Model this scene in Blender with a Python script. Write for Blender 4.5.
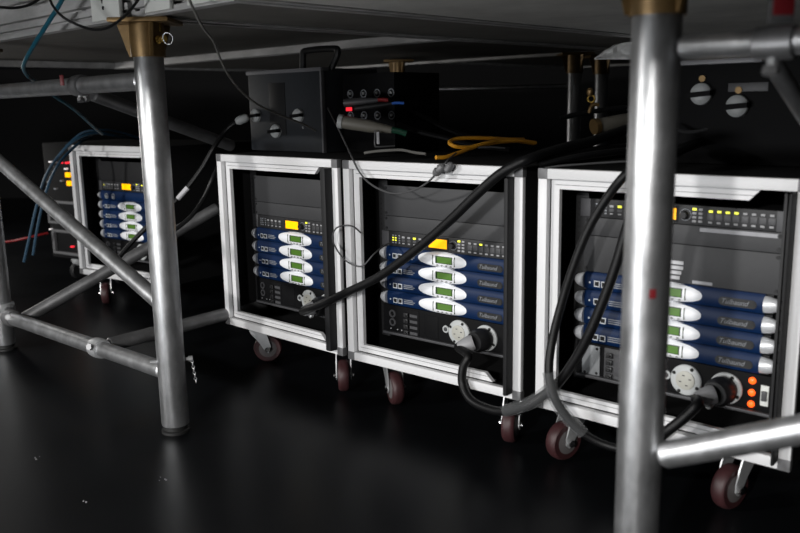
import bpy, bmesh, math, random
from mathutils import Vector, Matrix

for o in list(bpy.data.objects):
    bpy.data.objects.remove(o)
random.seed(7)
SC = bpy.context.scene
COL = SC.collection

# ------------------------------------------------------------------ camera
CAM_Z = 0.884
FPX = 828.08                                   # focal length in pixels of an 800 px wide frame
RIGHT = Vector((0.9998394, -0.0034389, -0.0175875))
DOWN = Vector((-0.0179205, -0.1918668, -0.9812573))
FWD = Vector((0.0, 0.9814149, -0.1918976))
cam_d = bpy.data.cameras.new('camera')
cam_d.sensor_width = 36.0
cam_d.lens = FPX / 800.0 * 36.0
cam_d.clip_start = 0.02
cam_d.dof.use_dof = True
cam_d.dof.focus_distance = 2.45
cam_d.dof.aperture_fstop = 3.4
cam = bpy.data.objects.new('camera', cam_d)
COL.objects.link(cam)
cam.matrix_world = Matrix(((RIGHT.x, -DOWN.x, -FWD.x, 0),
                           (RIGHT.y, -DOWN.y, -FWD.y, 0),
                           (RIGHT.z, -DOWN.z, -FWD.z, CAM_Z),
                           (0, 0, 0, 1)))
SC.camera = cam

# ------------------------------------------------------------------ world, lights, exposure
wd = bpy.data.worlds.new('dark_hall')
SC.world = wd
wd.use_nodes = True
wd.node_tree.nodes['Background'].inputs[0].default_value = (0.75, 0.85, 1.0, 1)
wd.node_tree.nodes['Background'].inputs[1].default_value = 0.0025


def area_light(name, loc, target, power, sx, sy, col=(1, 1, 1), spread=180):
    l = bpy.data.lights.new(name, 'AREA')
    l.shape = 'RECTANGLE'
    l.size, l.size_y = sx, sy
    l.energy = power
    l.color = col
    l.spread = math.radians(spread)
    o = bpy.data.objects.new(name, l)
    COL.objects.link(o)
    o.location = loc
    o.rotation_euler = (Vector(target) - Vector(loc)).to_track_quat('-Z', 'Y').to_euler()
    return o


area_light('work_light', (-1.85, -2.6, 1.93), (0.0, 2.2, 0.5), 150, 0.14, 0.14, (1, 0.985, 0.96))
area_light('side_floodlight', (-5.6, 0.3, 2.05), (0.0, 2.2, 0.5), 170, 0.30, 0.30, (1, 0.99, 0.97))
area_light('low_fill_light', (-2.8, -0.8, 0.12), (0.3, 1.6, 2.7), 92, 1.3, 0.8, (0.97, 0.985, 1.0))  # added fill, aimed up to brighten the deck undersides

area_light('far_fill_light', (-3.6, 5.6, 0.8), (0.8, 4.1, 0.8), 16, 0.6, 0.6, (1.0, 0.97, 0.92))  # added dim fill that brightens the distant leg from the left
SC.view_settings.view_transform = 'Standard'
SC.view_settings.look = 'None'
SC.view_settings.gamma = 1
SC.view_settings.use_curve_mapping = False
SC.view_settings.exposure = 0.0


# ------------------------------------------------------------------ helpers
def ray(px, py):
    return RIGHT * ((px - 400) / FPX) + DOWN * ((py - 266.5) / FPX) + FWD


def at_y(px, py, y):                           # point of the place seen at a pixel, y metres ahead
    r = ray(px, py)
    return r * (y / r.y) + Vector((0, 0, CAM_Z))


def at_z(px, py, z):                           # the same, at a height above the floor
    r = ray(px, py)
    return r * ((z - CAM_Z) / r.z) + Vector((0, 0, CAM_Z))


RACKS = {'A': (-1.487, 3.776, -35.64), 'B': (-0.6142, 2.8185, -43.23),
         'C': (-0.1594, 2.3816, -40.18), 'D': (0.3299, 1.9574, -41.42)}


def rk_axes(k):
    x, y, a = RACKS[k]
    a = math.radians(a)
    return Vector((x, y, 0)), Vector((math.cos(a), math.sin(a), 0)), Vector((-math.sin(a), math.cos(a), 0))


def on_rack(k, px, py, d):                     # point d metres behind the front plane of a rack
    o, u, n = rk_axes(k)
    r = ray(px, py)
    t = ((o + n * d) @ n) / (r @ n)
    return r * t + Vector((0, 0, CAM_Z))


def rk(k, u, d, z):
    o, U, N = rk_axes(k)
    return o + U * u + N * d + Vector((0, 0, z))


G0 = Vector((-0.634, 2.186, 0))                # the stage leg at the left
ANG = math.atan2(-0.698, 0.716)
D1 = Vector((math.cos(ANG), math.sin(ANG), 0))
D2 = Vector((-math.sin(ANG), math.cos(ANG), 0))


def st(s, t, z):
    return G0 + D1 * s + D2 * t + Vector((0, 0, z))


# ------------------------------------------------------------------ materials
MATS = {}


def mat(name, col, rough=0.5, metal=0.0, var=0.0, scale=20.0, bump=0.0, emit=0.0, stretch=(1, 1, 1), rvar=0.0, spec=0.5, alpha=1.0, trans=0.0, coat=0.0):
    m = bpy.data.materials.new(name)
    m.use_nodes = True
    nt = m.node_tree
    b = nt.nodes['Principled BSDF']
    b.inputs['Base Color'].default_value = (*col, 1)
    b.inputs['Roughness'].default_value = rough
    b.inputs['Metallic'].default_value = metal
    b.inputs['Specular IOR Level'].default_value = spec
    b.inputs['Alpha'].default_value = alpha
    b.inputs['Transmission Weight'].default_value = trans
    b.inputs['Coat Weight'].default_value = coat
    if emit:
        b.inputs['Emission Color'].default_value = (*col, 1)
        b.inputs['Emission Strength'].default_value = emit
    if var or bump or rvar:
        tc = nt.nodes.new('ShaderNodeTexCoord')
        mp = nt.nodes.new('ShaderNodeMapping')
        mp.inputs['Scale'].default_value = stretch
        nz = nt.nodes.new('ShaderNodeTexNoise')
        nz.inputs['Scale'].default_value = scale
        nz.inputs['Detail'].default_value = 6
        nz.inputs['Roughness'].default_value = 0.65
        nt.links.new(tc.outputs['Object'], mp.inputs[0])
        nt.links.new(mp.outputs[0], nz.inputs['Vector'])
        if var:
            rp = nt.nodes.new('ShaderNodeValToRGB')
            rp.color_ramp.elements[0].position = 0.3
            rp.color_ramp.elements[1].position = 0.7
            rp.color_ramp.elements[0].color = (*[c * (1 - var) for c in col], 1)
            rp.color_ramp.elements[1].color = (*[min(1, c * (1 + var * 0.6)) for c in col], 1)
            nt.links.new(nz.outputs['Fac'], rp.inputs[0])
            nt.links.new(rp.outputs[0], b.inputs['Base Color'])
        if rvar:
            mr = nt.nodes.new('ShaderNodeMapRange')
            mr.inputs['To Min'].default_value = max(0.02, rough - rvar)
            mr.inputs['To Max'].default_value = min(1, rough + rvar)
            nt.links.new(nz.outputs['Fac'], mr.inputs[0])
            nt.links.new(mr.outputs[0], b.inputs['Roughness'])
        if bump:
            bp = nt.nodes.new('ShaderNodeBump')
            bp.inputs['Strength'].default_value = bump
            bp.inputs['Distance'].default_value = 0.002
            nt.links.new(nz.outputs['Fac'], bp.inputs['Height'])
            nt.links.new(bp.outputs[0], b.inputs['Normal'])
    MATS[name] = m
    return m


mat('alu_frame', (0.72, 0.72, 0.73), 0.45, 0.05, 0.02, 60)
mat('alu_lip', (0.68, 0.68, 0.69), 0.48, 0.05, 0.02, 60)
mat('corner_grey', (0.16, 0.16, 0.165), 0.5, 0.3, 0.1, 60)
mat('case_black', (0.005, 0.005, 0.0055), 0.8, 0, 0.2, 80, 0.1, spec=0.2)
mat('rail_black', (0.008, 0.008, 0.009), 0.6, 0.1, 0.2, 60)
mat('bar_black', (0.010, 0.010, 0.011), 0.6, 0, 0.1, 60, spec=0.3)
mat('panel_grey', (0.040, 0.0405, 0.043), 0.55, 0.0, 0.06, 90, 0.05, spec=0.35)
mat('panel_dark', (0.010, 0.010, 0.011), 0.6, 0.0, 0.06, 90, 0.05, spec=0.3)
mat('device_black', (0.012, 0.012, 0.013), 0.5, 0, 0.1, 90, spec=0.35)
mat('controller_face', (0.019, 0.019, 0.0205), 0.5, 0, 0.1, 90, spec=0.3)
mat('box_black', (0.004, 0.004, 0.0046), 0.65, 0, 0.1, 90, spec=0.12)
mat('device_grey', (0.055, 0.055, 0.059), 0.5, 0.1, 0.1, 90)
mat('amp_blue', (0.001, 0.0145, 0.060), 0.5, 0.0, 0.08, 90, spec=0.22)
mat('amp_silver', (0.62, 0.63, 0.65), 0.35, 0.35, 0.05, 60)
mat('oval_white', (0.86, 0.87, 0.90), 0.42, 0.0, 0.02, 60)
mat('lcd_green', (0.065, 0.15, 0.02), 0.3, 0, emit=0.3)
mat('lcd_ink', (0.02, 0.045, 0.012), 0.4)
mat('screen_amber', (1.0, 0.45, 0.0), 0.3, 0, emit=1.0)
mat('led_yellow', (0.85, 0.85, 0.06), 0.3, 0, emit=0.9)
mat('led_orange', (1.0, 0.10, 0.01), 0.3, 0, emit=1.6)
mat('led_red', (1.0, 0.03, 0.05), 0.3, 0, emit=0.9)
mat('led_white', (0.9, 0.85, 0.85), 0.3, 0, emit=0.5)
mat('key_grey', (0.30, 0.30, 0.31), 0.5)
mat('print_white', (0.5, 0.52, 0.55), 0.6)
mat('print_dim', (0.22, 0.23, 0.25), 0.6)
mat('label_white', (0.52, 0.52, 0.54), 0.6, 0, 0.15, 150)
mat('label_dim', (0.33, 0.33, 0.35), 0.6, 0, 0.15, 150)
mat('flange_white', (0.46, 0.475, 0.475), 0.5, 0, 0.06, 60)
mat('socket_cream', (0.43, 0.425, 0.38), 0.5)
mat('dark_hole', (0.004, 0.004, 0.004), 0.8)
mat('plate_grey', (0.24, 0.25, 0.26), 0.5, 0.2, 0.08, 80)
mat('plug_black', (0.012, 0.012, 0.013), 0.4, 0, 0.1, 60)
mat('rubber_cable', (0.0045, 0.0045, 0.005), 0.45, 0, 0.15, 90, 0.05, spec=0.25)
mat('cord_grey', (0.05, 0.05, 0.052), 0.45)
mat('cord_light', (0.20, 0.195, 0.18), 0.5)
mat('cable_blue', (0.012, 0.10, 0.15), 0.4)
mat('cable_blue_dark', (0.008, 0.04, 0.075), 0.45)
mat('cable_yellow', (0.60, 0.27, 0.015), 0.45)
mat('cable_red', (0.20, 0.008, 0.010), 0.45)
mat('cable_green', (0.005, 0.06, 0.03), 0.45)
mat('tape_blue', (0.02, 0.10, 0.42), 0.45)
mat('connector_beige', (0.20, 0.185, 0.155), 0.5)
mat('wheel_maroon', (0.042, 0.013, 0.0145), 0.5, 0, 0.2, 40, 0.1)
mat('wheel_core', (0.12, 0.11, 0.11), 0.5)
mat('zinc', (0.58, 0.59, 0.60), 0.38, 0.6, 0.08, 50, 0.05)
mat('chrome', (0.8, 0.8, 0.8), 0.15, 1.0)
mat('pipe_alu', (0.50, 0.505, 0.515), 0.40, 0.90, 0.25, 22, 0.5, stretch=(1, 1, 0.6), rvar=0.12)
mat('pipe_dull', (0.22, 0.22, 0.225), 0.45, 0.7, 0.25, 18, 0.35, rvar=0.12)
mat('brass', (0.20, 0.125, 0.05), 0.45, 0.55, 0.25, 30, 0.2)
mat('brass_bright', (0.95, 0.62, 0.15), 0.25, 0.9)
mat('rubber_foot', (0.01, 0.01, 0.01), 0.6)
mat('deck_alu', (0.50, 0.495, 0.49), 0.5, 0.2, 0.35, 14, 0.4, stretch=(0.3, 1, 1), rvar=0.1)
mat('deck_ply', (0.15, 0.143, 0.13), 0.7, 0, 0.2, 6, 0.1)
mat('deck_pale', (0.80, 0.79, 0.76), 0.4, 0.1, 0.2, 5, 0.1)
mat('plate_pale', (0.68, 0.69, 0.66), 0.55, 0, 0.06, 20)
mat('sheet_pale', (0.9, 0.9, 0.89), 0.35, 0, 0.15, 30, 0.5)
mat('clear_sleeve', (0.22, 0.225, 0.23), 0.10, 0, alpha=0.25, coat=1.0)
mat('tape_red', (0.17, 0.008, 0.012), 0.5)
mat('box_dark', (0.022, 0.025, 0.03), 0.5, 0.1, 0.15, 60)
mat('box_edge', (0.16, 0.16, 0.17), 0.5, 0.3)

# black dance-floor with a satin sheen and a few scuffs
m = mat('floor_black', (0.0042, 0.0047, 0.0056), 0.33, 0, 0.35, 2.5, 0.02, rvar=0.06, spec=0.14)
nt = m.node_tree
b = nt.nodes['Principled BSDF']
tc = nt.nodes.new('ShaderNodeTexCoord')
sn = nt.nodes.new('ShaderNodeTexNoise')
sn.inputs['Scale'].default_value = 26
sn.inputs['Detail'].default_value = 3
sr = nt.nodes.new('ShaderNodeValToRGB')
sr.color_ramp.elements[0].position = 0.74
sr.color_ramp.elements[1].position = 0.80
mx = nt.nodes.new('ShaderNodeMixRGB')
mx.inputs[2].default_value = (0.05, 0.05, 0.052, 1)
old = b.inputs['Base Color'].links[0].from_socket
nt.links.new(tc.outputs['Object'], sn.inputs['Vector'])
nt.links.new(sn.outputs['Fac'], sr.inputs[0])
nt.links.new(sr.outputs[0], mx.inputs[0])
nt.links.new(old, mx.inputs[1])
nt.links.new(mx.outputs[0], b.inputs['Base Color'])


# ------------------------------------------------------------------ mesh builder
class MB:
    def __init__(self):
        self.v, self.f = [], []

    def add(self, vs, fs):
        o = len(self.v)
        self.v += [tuple(p) for p in vs]
        self.f += [tuple(i + o for i in q) for q in fs]
        return self

    def box(self, x0, x1, y0, y1, z0, z1, bev=0.0):
        if bev:
            bm = bmesh.new()
            bmesh.ops.create_cube(bm, size=1)
            for q in bm.verts:
                q.co = Vector((x0 + (q.co.x + .5) * (x1 - x0), y0 + (q.co.y + .5) * (y1 - y0), z0 + (q.co.z + .5) * (z1 - z0)))
            bmesh.ops.bevel(bm, geom=bm.edges[:], offset=bev, segments=2, affect='EDGES', profile=0.6)
            bm.verts.index_update()
            self.add([q.co[:] for q in bm.verts], [[q.index for q in fc.verts] for fc in bm.faces])
            bm.free()
            return self
        return self.add([(x0, y0, z0), (x1, y0, z0), (x1, y1, z0), (x0, y1, z0), (x0, y0, z1), (x1, y0, z1), (x1, y1, z1), (x0, y1, z1)],
                        [(0, 3, 2, 1), (4, 5, 6, 7), (0, 1, 5, 4), (1, 2, 6, 5), (2, 3, 7, 6), (3, 0, 4, 7)])

    def prism(self, poly, axis, a0, a1):       # polygon in the two other axes, pushed along axis
        n = len(poly)

        def P(p, a):
            return {'x': (a, p[0], p[1]), 'y': (p[0], a, p[1]), 'z': (p[0], p[1], a)}[axis]
        vs = [P(p, a0) for p in poly] + [P(p, a1) for p in poly]
        fs = [tuple(range(n)), tuple(range(2 * n - 1, n - 1, -1))]
        fs += [(i, n + i, n + (i + 1) % n, (i + 1) % n) for i in range(n)]
        return self.add(vs, fs)

    def lathe(self, p0, p1, prof, seg=20):     # prof: (fraction along p0-p1, radius)
        p0, p1 = Vector(p0), Vector(p1)
        ax = (p1 - p0)
        w = ax.normalized()
        u = w.orthogonal().normalized()
        q = w.cross(u)
        vs, fs = [], []
        for t, r in prof:
            c = p0 + ax * t
            for i in range(seg):
                a = 2 * math.pi * i / seg
                vs.append(c + (u * math.cos(a) + q * math.sin(a)) * r)
        k = len(prof)
        for j in range(k - 1):
            for i in range(seg):
                a, b_ = j * seg + i, j * seg + (i + 1) % seg
                fs.append((a, b_, b_ + seg, a + seg))
        fs.append(tuple(range(seg - 1, -1, -1)))
        fs.append(tuple((k - 1) * seg + i for i in range(seg)))
        return self.add(vs, fs)

    def cyl(self, p0, p1, r, seg=20, r1=None):
        return self.lathe(p0, p1, [(0, r), (1, r if r1 is None else r1)], seg)

    def ring(self, c, ax, r, tr, seg=24, ts=8):
        c, w = Vector(c), Vector(ax).normalized()
        u = w.orthogonal().normalized()
        q = w.cross(u)
        vs, fs = [], []
        for i in range(seg):
            a = 2 * math.pi * i / seg
            e = u * math.cos(a) + q * math.sin(a)
            for j in range(ts):
                h = 2 * math.pi * j / ts
                vs.append(c + e * (r + tr * math.cos(h)) + w * (tr * math.sin(h)))
        for i in range(seg):
            for j in range(ts):
                fs.append((i * ts + j, ((i + 1) % seg) * ts + j, ((i + 1) % seg) * ts + (j + 1) % ts, i * ts + (j + 1) % ts))
        return self.add(vs, fs)

    def sweep(self, pts, r, seg=10, sub=8):
        pts = [Vector(p) for p in pts]
        if sub > 1:
            e = [pts[0] * 2 - pts[1]] + pts + [pts[-1] * 2 - pts[-2]]
            out = []
            for i in range(1, len(e) - 2):
                a, b_, c, d = e[i - 1:i + 3]
                for k in range(sub):
                    t = k / sub
                    out.append(0.5 * ((2 * b_) + (c - a) * t + (2 * a - 5 * b_ + 4 * c - d) * t * t + (3 * b_ - a - 3 * c + d) * t ** 3))
            out.append(pts[-1])
            pts = out
        vs, fs = [], []
        w = (pts[1] - pts[0]).normalized()
        u = w.orthogonal().normalized()
        n = len(pts)
        for i, p in enumerate(pts):
            w2 = (pts[min(i + 1, n - 1)] - pts[max(i - 1, 0)])
            w2 = w2.normalized() if w2.length > 1e-9 else w
            u = (u - w2 * u.dot(w2))
            u = u.normalized() if u.length > 1e-6 else w2.orthogonal().normalized()
            w = w2
            q = w.cross(u)
            for k in range(seg):
                a = 2 * math.pi * k / seg
                vs.append(p + (u * math.cos(a) + q * math.sin(a)) * r)
        for i in range(n - 1):
            for k in range(seg):
                a, b_ = i * seg + k, i * seg + (k + 1) % seg
                fs.append((a, b_, b_ + seg, a + seg))
        fs.append(tuple(range(seg - 1, -1, -1)))
        fs.append(tuple((n - 1) * seg + k for k in range(seg)))
        return self.add(vs, fs)

    def mesh(self, name, m):
        me = bpy.data.meshes.new(name)
        me.from_pydata(self.v, [], self.f)
        me.materials.append(MATS[m])
        for p in me.polygons:
            p.use_smooth = True
        me.set_sharp_from_angle(angle=math.radians(32))
        me.update()
        return me

    def build(self, name, m, parent=None):
        bm = bmesh.new()
        me = self.mesh(name, m)
        bm.from_mesh(me)
        bmesh.ops.recalc_face_normals(bm, faces=bm.faces[:])
        bm.to_mesh(me)
        bm.free()
        o = bpy.data.objects.new(name, me)
        COL.objects.link(o)
        o.parent = parent
        return o


def tag(o, label=None, cat=None, group=None, kind=None):
    if label:
        o['label'] = label
    if cat:
        o['category'] = cat
    if group:
        o['group'] = group
    if kind:
        o['kind'] = kind
    return o


def thing(name, loc, rz=0.0, label=None, cat=None, group=None, kind=None):
    o = bpy.data.objects.new(name, None)
    COL.objects.link(o)
    o.empty_display_size = 0.05
    o.location = loc
    o.rotation_euler = (0, 0, rz)
    return tag(o, label, cat, group, kind)


KIDS = {}


def copy_tree(o, parent=None):
    c = o.copy()
    COL.objects.link(c)
    c.parent = parent
    for ch in list(o.children):
        copy_tree(ch, c)
    return c


def text_obj(s, size, m, parent, loc, name, shear=0.0):
    cu = bpy.data.curves.new(name, 'FONT')
    cu.body = s
    cu.size = size
    cu.shear = shear
    cu.extrude = 0.0003
    cu.align_x = 'CENTER'
    cu.align_y = 'CENTER'
    t = bpy.data.objects.new('tmp', cu)
    COL.objects.link(t)
    bpy.context.view_layer.update()
    me = bpy.data.meshes.new_from_object(t.evaluated_get(bpy.context.evaluated_depsgraph_get()))
    bpy.data.objects.remove(t)
    me.materials.clear()
    me.materials.append(MATS[m])
    me.transform(Matrix.Rotation(math.pi / 2, 4, 'X'))
    me.transform(Matrix.Translation(loc))
    o = bpy.data.objects.new(name, me)
    COL.objects.link(o)
    o.parent = parent
    return o


# ================================================================== the setting
tag(MB().box(-7, 6, -4, 9, -0.05, 0.0).build('floor', 'floor_black'), 'black satin stage floor with a few scuffs', 'floor', kind='structure')
tag(MB().box(-7, 6, 8.6, 8.75, 0, 1.3).build('wall_back', 'case_black'), 'black drape closing off the far side under the stage', 'wall', kind='structure')

# ------------------------------------------------------------------ stage decks overhead
ZB = 1.107
# unseen deck added over the near side to shade the post tops and rack gear
c_ = thing('shade_deck', st(0, 0, 1.335), ANG, 'unseen deck added on the near side to shade the posts and rack tops', 'shade_deck', kind='structure')
for i in range(4):
    MB().box(-4.0 + i * 2.0, -2.01 + i * 2.0, -1.85, -0.06, 0.0, 0.12, 0.004).build('deck_panel', 'deck_ply', c_)
PLACES = {}


def deck(s0, s1, t0, t1, ply, zp, label, front=False, joists=2):
    t = thing('stage_deck', st(s0, t0, ZB), ANG, label, 'stage deck', 'stage decks overhead')
    L, W = s1 - s0, t1 - t0
    h = 0.21

    def beam_long(y0, sgn):
        mb = MB()
        w = 0.03
        for (za, zb, off) in ((0, 0.014, 0.0), (0.014, 0.024, 0.024), (0.024, 0.040, 0.004), (0.040, 0.048, 0.024), (0.048, 0.090, 0.0), (0.090, 0.100, 0.024), (0.100, h, 0.004)):
            a = y0 + sgn * off
            bq = y0 + sgn * w
            mb.box(0, L, min(a, bq), max(a, bq), za, zb)
        return mb

    def beam_short(x0, sgn):
        mb = MB()
        w = 0.03
        for (za, zb, off) in ((0, 0.016, 0.0), (0.016, 0.030, 0.012), (0.030, 0.070, 0.002), (0.070, h, 0.006)):
            a = x0 + sgn * off
            bq = x0 + sgn * w
            mb.box(min(a, bq), max(a, bq), 0.032, W - 0.032, za, zb)
        return mb
    beam_long(0, 1).build('edge_beam', 'deck_alu', t)
    beam_long(W, -1).build('edge_beam', 'deck_alu', t)
    beam_short(0, 1).build('end_beam', 'deck_alu', t)
    beam_short(L, -1).build('end_beam', 'deck_alu', t)
    MB().box(0.032, L - 0.032, 0.032, W - 0.032, zp, zp + 0.02).build('deck_board', ply, t)
    if zp > 0.05:
        for j in range(joists):
            x = L * (j + 1) / (joists + 1)
            MB().box(x - 0.02, x + 0.02, 0.033, W - 0.033, 0.03, zp - 0.001, 0.004).build('joist', 'deck_alu', t)
    if front:
        for x in ((L - 0.165, L - 0.015), (0.085, 0.20)):
            pl = MB().box(x[0], x[1], -0.012, -0.0005, 0.004, 0.20, 0.003).build('corner_plate', 'plate_pale', t)
            xm = (x[0] + x[1]) / 2 - 0.01
            MB().prism([(xm - 0.012, 0.075), (xm, 0.045), (xm + 0.012, 0.075), (xm + 0.008, 0.087), (xm, 0.081), (xm - 0.008, 0.087)], 'y', -0.0135, -0.0118).build('keyhole', 'dark_hole', pl)
            MB().cyl((xm + 0.004, -0.0135, 0.034), (xm + 0.004, -0.0118, 0.034), 0.005, 10).build('rivet_hole', 'dark_hole', pl)
    return t


deck(-2.45, -0.012, -0.045, 1.195, 'deck_ply', 0.03, 'grooved grey aluminium stage deck edge at upper left with pale corner plates', True, 0)
deck(0.012, 0.45, -0.045, 2.40, 'deck_ply', 0.004, 'narrow dark stage deck just right of the brass leg bracket', True, 0)
deck(0.46, 1.385, -0.045, 2.40, 'deck_pale', 0.003, 'pale flat underside of the stage deck at top centre')
deck(1.40, 2.9, -0.045, 2.40, 'deck_ply', 0.02, 'dark stage deck above the thick foreground leg at upper right', False, 0)
deck(-2.45, -0.012, 1.205, 2.445, 'deck_ply', 0.012, 'dark stage deck over the far left amplifier rack', False, 0)
deck(-1.2, 0.9, 2.455, 3.9, 'deck_ply', 0.012, 'farthest dark stage deck in the gloom at back centre', False, 0)


# ------------------------------------------------------------------ stage legs
def leg(px, py, r, label, pin=False, gusset=1, head=True, rz=0.0, zc=1.014):
    t = thing('scaffold_post', (px, py, 0), rz, label, 'scaffold post', 'upright scaffold posts')
    MB().lathe((0, 0, 0.0), (0, 0, 0.030), [(0, r * 1.04), (0.25, r * 1.04), (0.32, r * 0.88), (1, r * 0.88)], 28).build('rubber_foot', 'rubber_foot', t)
    MB().lathe((0, 0, 0.022), (0, 0, zc + 0.01), [(0, r * 0.97), (0.004, r), (0.996, r), (1, r * 0.97)], 40).build('tube', 'pipe_alu', t)
    if head:
        hb = MB().lathe((0, 0, zc), (0, 0, 1.096), [(0, r * 1.14), (0.04, r * 1.16), (1, r * 1.16)], 36).build('collar', 'brass', t)
        MB().box(-0.075, 0.075, -0.075, 0.075, 1.096, ZB, 0.002).build('head_plate', 'brass', t)
        for a in range(3):
            an = -1.12 + a * 2.094 * gusset
            mb = MB()
            c, s_ = math.cos(an), math.sin(an)
            tk = 0.004
            prof = [(r * 1.12, zc + 0.002), (r * 1.3, zc + 0.002), (r * 2.0, 1.0955), (r * 1.12, 1.0955)]
            vs = []
            for sg in (-1, 1):
                for (rr, z) in prof:
                    vs.append((c * rr - s_ * tk * sg, s_ * rr + c * tk * sg, z))
            mb.add(vs, [(0, 1, 2, 3), (7, 6, 5, 4), (0, 4, 5, 1), (1, 5, 6, 2), (2, 6, 7, 3), (3, 7, 4, 0)])
            mb.build('gusset', 'brass', hb)
        if pin:
            e = Vector((0.75, -0.66, 0)).normalized()
            p = e * (r * 1.1) + Vector((0, 0, 1.055))
            MB().lathe(p, p + e * 0.035, [(0, 0.010), (0.3, 0.010), (0.35, 0.006), (0.8, 0.006), (0.85, 0.009), (1, 0.009)], 12).build('wing_screw', 'brass_bright', hb)
            MB().ring(p + e * 0.05, Vector((0.3, 0.9, 0.2)), 0.014, 0.0008, 20, 6).build('split_ring', 'zinc', hb)
            q = Vector((0.9, -0.42, 0)).normalized() * (r * 1.05)
            MB().cyl(q + Vector((0, 0, 1.075)), q + Vector((0, 0, 1.096)), 0.005, 8).build('bolt', 'brass_bright', hb)
    return t


LEG = leg(G0.x, G0.y, 0.0375, 'silver stage leg with brass bracket and chained pin, left of centre', True)
p = Vector((0.96, 0.28, 0)).normalized()
zz = Vector((0, 0, 0.205))
pn = MB().lathe(zz - p * 0.056, zz + p * 0.058, [(0, 0.005), (0.9, 0.005), (0.9, 0.008), (1, 0.008)], 10).build('locking_pin', 'zinc', LEG)
mb = MB()
for i in range(8):
    mb.ring(zz + p * 0.056 + Vector((0.001 * i, 0, -0.008 - 0.0085 * i)), (1, 0, 0) if i % 2 else (0, 1, 0), 0.004, 0.0009, 10, 5)
mb.build('pin_chain', 'zinc', pn)
leg(*at_z(6, 349, 0.0)[:2], 0.0365, 'silver stage leg cut by the left photo edge')
LEG2 = leg(0.368, 1.209, 0.0345, 'thick silver stage leg in the right foreground', zc=1.000)
tag(MB().box(-0.006, 0.004, -0.0352, -0.0338, 0.600, 0.614, 0.0004).build('red_mark', 'tape_red', LEG2))
leg(0.84, 4.0, 0.032, 'distant stage leg with bright brass gusset at right of centre')
leg(1.02, 4.22, 0.032, 'dimmer distant stage leg just right of the brass gusseted one')
leg(0.012, 4.35, 0.027, 'dark distant stage leg behind the red connectors')


# ------------------------------------------------------------------ scaffold tubes and couplers
def tube(p0, p1, r, m, label):
    p0, p1 = Vector(p0), Vector(p1)
    ax = (p1 - p0)
    L = ax.length
    e = 0.006 / L
    o = MB().lathe(p0, p1, [(0, r * 0.8), (e, r), (1 - e, r), (1, r * 0.8)], 28)
    c = (p0 + p1) / 2
    o.v = [tuple(Vector(q) - c) for q in o.v]
    o = o.build('scaffold_tube', m)
    o.location = c
    return tag(o, label, 'scaffold tube', 'scaffold tubes')


R48 = 0.0241
P0 = at_z(6, 349, 0.0)
P2 = Vector((0.368, 1.209, 0))


def leg_edge(q, to, z, off=0.038):             # where a tube meets the skin of a leg
    d = (Vector(to) - Vector((q.x, q.y, 0)))
    d.z = 0
    d.normalize()
    return Vector((q.x, q.y, 0)) + d * off + Vector((0, 0, z))


tube(leg_edge(G0, P0, 0.956), leg_edge(P0, G0, 0.950), R48, 'pipe_alu', 'upper horizontal silver tube running left from the bracketed leg')
tube(leg_edge(G0, P0, 0.168), leg_edge(P0, G0, 0.135), R48, 'pipe_alu', 'lower horizontal silver tube joining the two left stage legs')
tube(leg_edge(G0, P0, 0.365), leg_edge(P0, G0, 0.745), 0.0225, 'pipe_alu', 'long diagonal silver brace crossing in front of the far left rack')
far = P2 + D1 * 1.2
tube(leg_edge(P2, far, 0.955), far + Vector((0, 0, 0.945)), 0.0168, 'pipe_alu', 'upper horizontal tube right of the foreground leg, with red tape tag above')
tube(leg_edge(P2, far, 0.352), P2 + D1 * 0.75 + Vector((0, 0, 0.70)), 0.0205, 'pipe_alu', 'lower tube right of the foreground leg, rising across the near rack')
# tubes running away under the stage
c1 = G0 + (Vector((P0.x, P0.y, 0)) - G0).normalized() * 0.43 + Vector((0, 0, 0.158))
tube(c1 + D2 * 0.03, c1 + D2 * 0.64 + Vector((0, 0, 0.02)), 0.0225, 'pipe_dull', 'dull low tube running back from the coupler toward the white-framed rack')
b0 = P0 + Vector((0.05, 0.02, 0.15))
b1 = at_y(218, 208, 3.36)
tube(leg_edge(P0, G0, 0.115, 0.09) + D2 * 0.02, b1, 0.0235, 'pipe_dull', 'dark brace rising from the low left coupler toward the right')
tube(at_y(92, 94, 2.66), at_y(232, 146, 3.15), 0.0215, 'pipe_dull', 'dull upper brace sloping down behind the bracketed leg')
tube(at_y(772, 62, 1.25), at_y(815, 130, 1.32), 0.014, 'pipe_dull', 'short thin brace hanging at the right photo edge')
tube((0.04, 4.335, 0.957), (0.806, 4.014, 0.957), 0.010, 'pipe_alu', 'thin distant horizontal tube left of the gusseted leg')


def coupler(p, ax, r, label, bolts, extra=None):
    t = thing('tube_coupler', p, 0, label, 'coupler', 'tube couplers')
    ax = Vector(ax).normalized()
    MB().lathe(-ax * 0.026, ax * 0.026, [(0, r * 1.06), (0.04, r * 1.24), (0.35, r * 1.3), (0.65, r * 1.3), (0.96, r * 1.24), (1, r * 1.06)], 28).build('clamp_band', 'zinc' if not extra else extra, t)
    for q in bolts:
        q = Vector(q)
        e = q.normalized()
        bo = MB().cyl(e * r * 1.05, e * (r * 1.05 + 0.020), 0.0065, 10).build('clamp_bolt', 'zinc', t)
        MB().cyl(e * (r * 1.05 + 0.014), e * (r * 1.05 + 0.024), 0.0105, 6).build('nut', 'pipe_dull', bo)
    return t


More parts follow.
